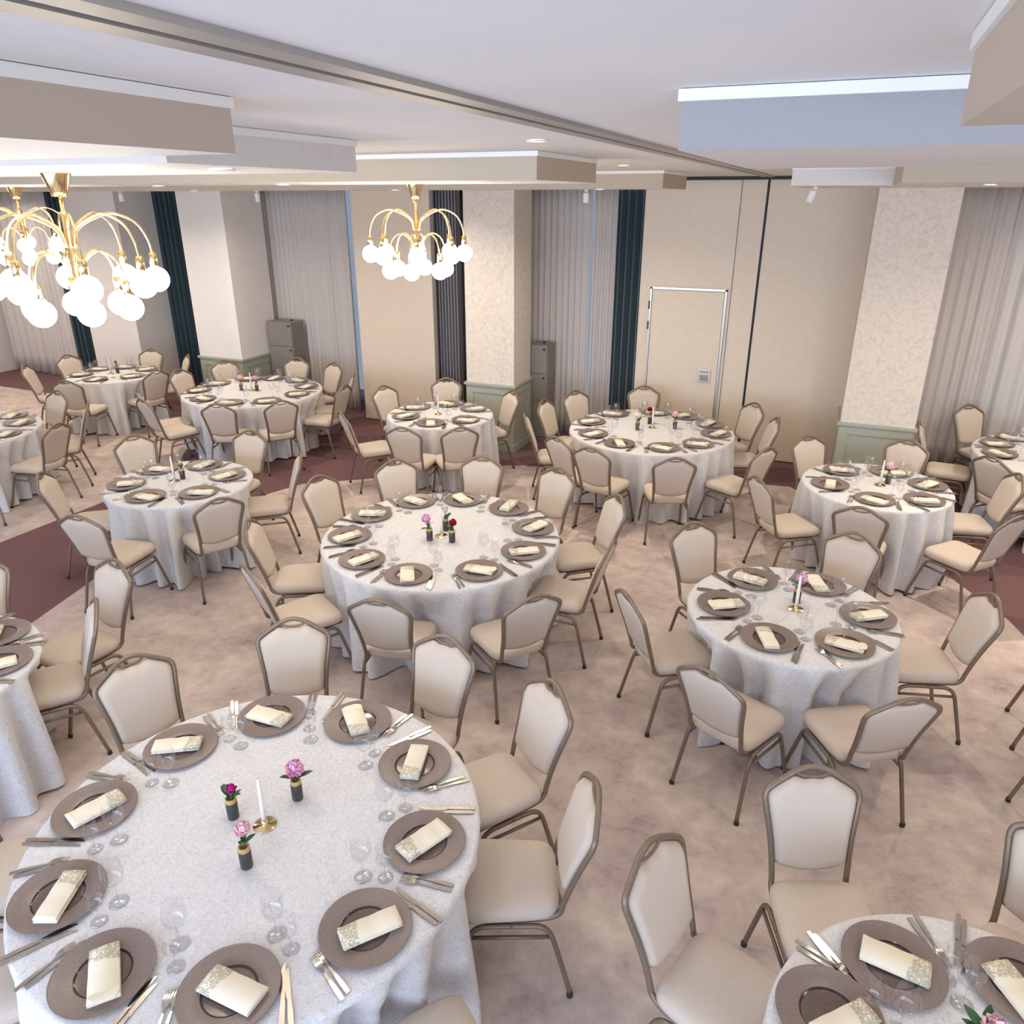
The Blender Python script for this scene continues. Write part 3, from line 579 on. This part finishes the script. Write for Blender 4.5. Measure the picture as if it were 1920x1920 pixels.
def two(name, ms, parts, label, cat):
    t = thing(name, label, cat)
    for me, p in zip(ms, parts): obj(p, me, t)
    return t
P0 = {}
def place(key, mk, loc, rz, label, group):
    if key not in P0: P0[key] = mk(label); P0[key].location = loc; P0[key].rotation_euler = (0, 0, rz); P0[key]['group'] = group; return P0[key]
    return dup(P0[key], loc, rz, label, group)
used2 = set(); rnd = random.Random(11)
for i, (k, x, y, nx, ny, na) in enumerate(SETTINGS):
    cx, cy, r = TABLES[k]; hr = clock(k, x, y, used2); tn = TN[k]; f = math.atan2(cy - y, cx - x); rz = f - PI / 2
    ux, uy = math.cos(rz), math.sin(rz); vx, vy = math.cos(f), math.sin(f); z = TZ + .0005
    def at(a, b): return (x + a * ux + b * vx, y + a * uy + b * vy, z)
    place('plate', lambda l: tag(obj('charger_plate', PM), l, 'plate'), (x, y, z), rz, 'smoky brown glass charger plate at %s, %s' % (hr, tn), 'smoky glass charger plates')
    v = (0, 1, 2, 0, 2)[i % 5]
    if k in 'CR' and v == 0: v = 1 if i % 2 else 2
    place('napkin%d' % v, lambda l: tag(obj('napkin', NM[v]), l, 'napkin'), (nx, ny, z + .0115), R(na), 'folded cream napkin on the %s charger, %s' % (hr, tn), 'folded cream napkins')
    small = r < .7; sp = .168 if small else .170; tilt = .14 if small else .12
    for j, (nm, cat) in enumerate((('inner', 'fork'), ('outer', 'fork'))):
        place('fork', lambda l: two('fork', FKM, ('handle', 'tines'), l, 'fork'), at(-sp - j * .024, -.055 - j * .004 + rnd.uniform(-.01, .01)), rz - tilt + rnd.uniform(-.05, .05), '%s steel fork of the %s setting, %s' % (nm, hr, tn), 'steel dinner forks')
    for j, nm in enumerate(('inner', 'outer')):
        place('knife', lambda l: two('dinner_knife', KNM, ('handle', 'blade'), l, 'knife'), at(sp + j * .022, -.05 - j * .004 + rnd.uniform(-.01, .01)), rz + tilt + rnd.uniform(-.05, .05), '%s steel knife of the %s setting, %s' % (nm, hr, tn), 'steel dinner knives')
    a = rnd.uniform(-.012, .012)
    place('wine', lambda l: two('wine_glass', GW, ('bowl', 'stem', 'foot'), l, 'glass'), at(.125 + a, .19), 0, 'tall clear wine glass at the %s setting, %s' % (hr, tn), 'tall wine glasses')
    place('tulip', lambda l: two('water_glass', GT, ('bowl', 'stem', 'foot'), l, 'glass'), at(.18 + a, .125), 0, 'short tulip glass at the %s setting, %s' % (hr, tn), 'short tulip glasses')

# ------------------------------------------------------------------ centrepieces
def peony(mm, size, lean, seed, label, loc, leaves=4, ruffle=True, hgt=.085):
    rnd = random.Random(seed); t = thing('peony_flower', label, 'flower', loc, 0, 'peonies on the tables')
    hx, hy = lean; top = Vector((hx, hy, hgt)); m = MB(); m.tube(smooth([(0, 0, -.06), (hx * .15, hy * .15, .0), (hx * .6, hy * .6, hgt * .6), top], 4), .0028, 6); obj('stem', m.mesh('stem', 'stem'), t)
    m = MB(); c = top + Vector((0, 0, size * .55)); m.sphere(c, size * .55, 12, 8)
    n = 46 if ruffle else 16
    for i in range(n):
        zz = 1 - 2 * (i + .5) / n; zz = max(-.75, zz); ph = i * 2.39996 + rnd.uniform(-.3, .3); rr = math.sqrt(max(0, 1 - zz * zz))
        d = Vector((rr * math.cos(ph), rr * math.sin(ph), zz)); up = Vector((0, 0, 1)) - d * d.z
        up = up.normalized() if up.length > .05 else Vector((1, 0, 0)); sd = d.cross(up); ps = size * rnd.uniform(.42, .6); base = c + d * size * rnd.uniform(.42, .62) - up * ps * .4
        G = []
        for a in range(4):
            row = []
            for b in range(5):
                u, v = a / 3, -1 + b / 2; w = ps * .62 * (math.sin(PI * (.18 + .62 * u)))
                row.append(base + up * ps * u * 1.1 + sd * v * w + d * (size * .2 * (u * u) + size * .10 * v * v * (-1 if not ruffle else 1) + rnd.uniform(-.03, .03) * size * u))
            G.append(row)
        m.grid(G)
    obj('bloom', m.mesh('bloom', mm), t)
    for i in range(leaves):
        ph = rnd.uniform(0, 6.28) if i else math.atan2(-hy, -hx); ln = rnd.uniform(.055, .075) * (1.15 if size > .04 else 1); wd = ln * .2; s0 = Vector((hx, hy, 0)) * .3 + Vector((0, 0, hgt * rnd.uniform(.1, .75)))
        d = Vector((math.cos(ph), math.sin(ph), rnd.uniform(.35, 1.0))).normalized(); sd = d.cross(Vector((0, 0, 1))).normalized(); m = MB(); G = []
        for a in range(6):
            u = a / 5; w = wd * math.sin(PI * min(1, .08 + .92 * u)) ** .8 if a < 5 else .0004
            p = s0 + d * ln * u + Vector((0, 0, -.012 * u * u)); G.append([p - sd * w, p + Vector((0, 0, -.003)), p + sd * w])
        m.grid(G); obj('leaf', m.mesh('leaf', 'leaf'), t)
    return t
m = MB(); m.lathe([(0, 0), (.0225, 0), (.0235, .003), (.0235, .078), (.022, .080), (.020, .080), (.019, .07)], 24); VB = m.mesh('vase_body', 'vase')
m = MB(); m.lathe([(.0195, .079), (.0225, .080), (.0225, .098), (.0205, .100), (.017, .100), (.017, .075), (0, .075)], 24); VC = m.mesh('vase_collar', 'collar')
FD = {'magenta': ('fl_magenta', .030, 'small magenta peony bud'), 'pink_big': ('fl_pink', .044, 'large open pink peony'), 'pink': ('fl_pink', .042, 'open pink peony'), 'pale': ('fl_pale', .036, 'pale pink peony'),
      'pale_big': ('fl_pale', .046, 'large pale pink peony'), 'red': ('fl_red', .034, 'dark red peony'), 'green': ('fl_green', .026, 'pale green flower bud'), 'white': ('fl_white', .043, 'blush white peony'), 'blush': ('fl_pale', .041, 'dusty pink peony')}
LEAN = {0: (.018, -.004), 1: (.002, .004), 2: (-.014, .022), 3: (-.03, .01), 4: (.012, -.004), 5: (-.004, .01)}
for i, (k, x, y, c) in enumerate(VASES):
    v = two('bud_vase', (VB, VC), ('vase_body', 'vase_collar'), 'charcoal bud vase with %s on the %s' % (FD[c][2].split(' ', 1)[0] + ' ' + FD[c][2].split(' ', 1)[1], TN[k]), 'vase'); v.location = (x, y, TZ + .0005); v['group'] = 'charcoal bud vases'
    mm, sz, lb = FD[c]; rr = random.Random(i); ln = LEAN.get(i, (rr.uniform(-.02, .02), rr.uniform(-.02, .02)))
    peony(mm, sz, ln, i + 1, '%s in a charcoal vase on the %s' % (lb, TN[k]), (x, y, TZ + .09), 7 if i in (0, 15, 4, 5) else 4, c not in ('magenta', 'green'), .04 if c == 'pink_big' else .05)
m = MB(); m.lathe([(0, 0), (.046, 0), (.0475, .0015), (.046, .003), (.013, .004), (.0125, .006), (.0125, .030), (.011, .030), (.0105, .012), (0, .012)], 32); CH_ = m.mesh('base', 'gold')
m = MB(); m.lathe([(0, .013), (.0102, .013), (.0098, .10), (.0075, .205), (.0055, .228), (.002, .235), (0, .2355)], 16); CD = m.mesh('wax', 'candle')
m = MB(); m.tube([(0, 0, .233), (.0008, 0, .245)], .0009, 5); CW = m.mesh('wick', 'black')
for (k, x, y) in CANDLES:
    h = tag(obj('candle_holder', CH_, None, (x, y, TZ + .0005)), 'round gold candle holder on the %s' % TN[k], 'candle holder', 'gold candle holders')
    c = two('taper_candle', (CD, CW), ('wax', 'wick'), 'unlit white taper candle standing on the %s' % TN[k], 'candle'); c.location = (x, y, TZ + .0005); c['group'] = 'white taper candles'

# ------------------------------------------------------------------ chandeliers and lamps
m = MB(); m.lathe([(0, 0), (.060, 0), (.060, -.004), (.036, -.075), (.030, -.095), (0, -.095)], 28); KC = m.mesh('canopy', 'gold')
m = MB(); m.lathe([(0, -.09), (.009, -.09), (.009, -.15), (.012, -.155), (.015, -.17), (.016, -.44), (.024, -.45), (.024, -.50), (.016, -.52), (.008, -.53), (0, -.535)], 16); KS = m.mesh('stem', 'gold')
def arm_mesh(rad, zt, z0, z1):
    m = MB(); p = [(.02, 0, z0), (.045, 0, z0 + (zt - z0) * .55), (rad * .40, 0, zt - .012), (rad * .60, 0, zt), (rad * .85, 0, zt - (zt - z1) * .22), (rad * .97, 0, zt - (zt - z1) * .62), (rad, 0, z1)]
    m.tube(smooth(p, 5), .0055, 8); return m.mesh('arm', 'gold')
def sock_mesh(rad, z1):
    m = MB(); m.lathe([(0, .012), (.012, .01), (.017, .002), (.018, -.056), (.016, -.058), (0, -.058)], 16, (rad, 0, z1)); return m.mesh('socket', 'gold')
def globe_mesh(rad, z1):
    m = MB(); m.sphere((rad, 0, z1 - .058 - .052), .058, 20, 12); return m.mesh('globe', 'globe')
TI = [(8, .330, -.165, -.30, -.345, 0), (6, .205, -.320, -.43, -.455, .3)]
KM = [[arm_mesh(r, zt, z0, z1), sock_mesh(r, z1), globe_mesh(r, z1)] for (n, r, zt, z0, z1, ph) in TI]
def chandelier(x, y, z, label, sc=1, rz=0):
    t = thing('chandelier', label, 'chandelier', (x, y, z), rz, 'brass globe chandeliers'); t.scale = (sc,) * 3
    obj('canopy', KC, t); obj('stem', KS, t)
    for (n, r, zt, z0, z1, ph), (a, s, g) in zip(TI, KM):
        for i in range(n):
            o = obj('arm', a, t, None, ph + 2*PI*i/n); obj('socket', s, o); obj('globe', g, o)
chandelier(-3.17, 2.55, 3.197, 'big brass globe chandelier at the left, nearest the camera', 1, .2)
chandelier(-2.72, 4.87, 3.182, 'brass globe chandelier hanging over the large central table', .97, .5)
chandelier(-6.55, 4.85, 3.182, 'brass globe chandelier partly hidden behind the big left one', 1, .1)
chandelier(2.9, 2.5, 3.197, 'added brass globe chandelier, unseen beyond the right picture edge, nearer one', 1, .3)  # out of view, added to light the walls on the right
chandelier(2.6, 6.4, 3.18, 'added brass globe chandelier, unseen beyond the right picture edge, farther one', 1, .3)  # also added out of view, for more sideways light
chandelier(-10.6, 4.7, 3.182, 'added brass globe chandelier, unseen beyond the left picture edge', 1, .3)  # added out of view to brighten the left end
def downlight(x, y, z, label, w=14):
    t = thing('ceiling_downlight', label, 'light', (x, y, z), 0, 'round recessed downlights')
    m = MB(); m.lathe([(.045, -.001), (.047, -.006), (.042, -.009), (.034, -.005), (.034, -.001)], 24); obj('trim_ring', m.mesh('trim_ring', 'white'), t)
    m = MB(); m.lathe([(0, -.004), (.034, -.004)], 24); obj('lens', m.mesh('lens', 'lamp'), t)
    l = bpy.data.lights.new('downlight', 'AREA'); l.shape = 'DISK'; l.size = .066; l.energy = w; l.color = (1, .86, .70); l.spread = R(150)
    o = bpy.data.objects.new('downlight_beam', l); C.objects.link(o); o.parent = t; o.location = (0, 0, -.014)
DL = [(-1.25, 3.29, ZC, 'white ceiling disc beside the track with an added lamp, nearer one'), (-1.62, 6.1, ZC, 'white ceiling disc beside the track with an added lamp, farther one'),
      (-2.15, 2.42, 3.197, 'round downlight in the pale soffit right of the big chandelier'), (-3.6, 4.62, 3.182, 'round downlight in the soffit left of the middle chandelier'),
      (-5.0, 4.9, 3.182, 'round downlight in the soffit between two chandeliers'), (.75, 2.6, 3.197, 'round downlight in the pale right soffit')]
for d in DL: downlight(*d, w=4)
ADDED_DL = [(-4.6, 7.8, 3.172), (-2.3, 7.8, 3.172), (-7.4, 7.8, 3.172), (-9.8, 7.8, 3.172), (1.9, 6.9, 3.18), (.85, 6.5, 3.18), (2.6, 4.4, ZC), (.6, 4.4, ZC), (-7.6, 2.6, 3.197), (-9.2, 4.6, 3.182), (2.4, 2.5, 3.197), (-5.2, .6, 3.197), (-12, 7.8, 3.172), (3.4, 7.3, 3.18), (2.7, 8.95, ZC), (-13.2, 8.9, ZC), (-8.3, 6.2, ZC), (-4.2, 6.2, ZC)]  # hidden downlights, added to brighten walls, curtains and tables
seen = {}
for i, (x, y, z) in enumerate(ADDED_DL):
    k = min(TABLES, key=lambda q: math.hypot(TABLES[q][0] - x, TABLES[q][1] - y)); n = seen.get(k, 0); seen[k] = n + 1
    downlight(x, y, z, '%s added unseen downlight over the %s' % (('first', 'second', 'third', 'fourth')[n], TN[k]), 25 if y > 7 or x == .85 else 5)
for (x, y, z, tx, lb) in [(-9.0, 8.15, 3.172, 0, 'white spotlight in front of the dark teal drape'), (-6.75, 8.15, 3.172, 0, 'white spotlight in front of the left sheer curtain'), (-4.55, 8.15, 3.172, 0, 'white spotlight in front of the slate pleated curtain'),
                          (-2.55, 8.15, 3.172, 0, 'white spotlight beside the middle teal drape'), (-.30, 7.2, 3.18, .3, 'tilted white spotlight under the small pale soffit')]:
    t = thing('spotlight', lb, 'spotlight', (x, y, z), 0, 'white cylinder spotlights'); m = MB(); m.lathe([(0, 0), (.02, 0), (.02, -.018), (.006, -.02), (.006, -.04), (0, -.04)], 14); obj('mount', m.mesh('mount', 'white'), t)
    m = MB(); m.lathe([(0, -.03), (.028, -.032), (.03, -.04), (.03, -.125), (.026, -.127), (.024, -.118), (0, -.118)], 18); h = obj('head', m.mesh('head', 'white'), t); h.rotation_euler = (0, tx, 0)

# ------------------------------------------------------------------ daylight, world, camera
sc = bpy.context.scene
w = bpy.data.worlds.new('sky'); sc.world = w; w.use_nodes = True
w.node_tree.nodes['Background'].inputs[0].default_value = (.62, .76, 1, 1); w.node_tree.nodes['Background'].inputs[1].default_value = .5
for (a, b) in HF:
    l = bpy.data.lights.new('window_daylight', 'AREA'); l.shape = 'RECTANGLE'; l.size = b - a; l.size_y = 2.2; l.energy = 320; l.color = (.66, .78, 1)
    o = bpy.data.objects.new('window_daylight', l); C.objects.link(o); o.location = ((a + b) / 2, YF - .35, 1.85); o.rotation_euler = (R(90), 0, 0)
cam = bpy.data.cameras.new('camera'); co = bpy.data.objects.new('camera', cam); C.objects.link(co)
cam.sensor_width = 36; cam.lens = 1430.9 / 1920 * 36; cam.clip_start = .05
co.location = (0, 0, 3.10); co.rotation_euler = (R(90 - 22.42), 0, R(22.5)); sc.camera = co
sc.view_settings.view_transform = 'Standard'; sc.view_settings.look = 'None'; sc.view_settings.gamma = 1; sc.view_settings.exposure = -.03
sc.cycles.max_bounces = 8; sc.cycles.diffuse_bounces = 5; sc.cycles.transparent_max_bounces = 24; sc.cycles.caustics_reflective = False; sc.cycles.caustics_refractive = False; sc.cycles.sample_clamp_indirect = 6; sc.cycles.use_light_tree = True
try: sc.cycles.use_denoising = True
except Exception: pass
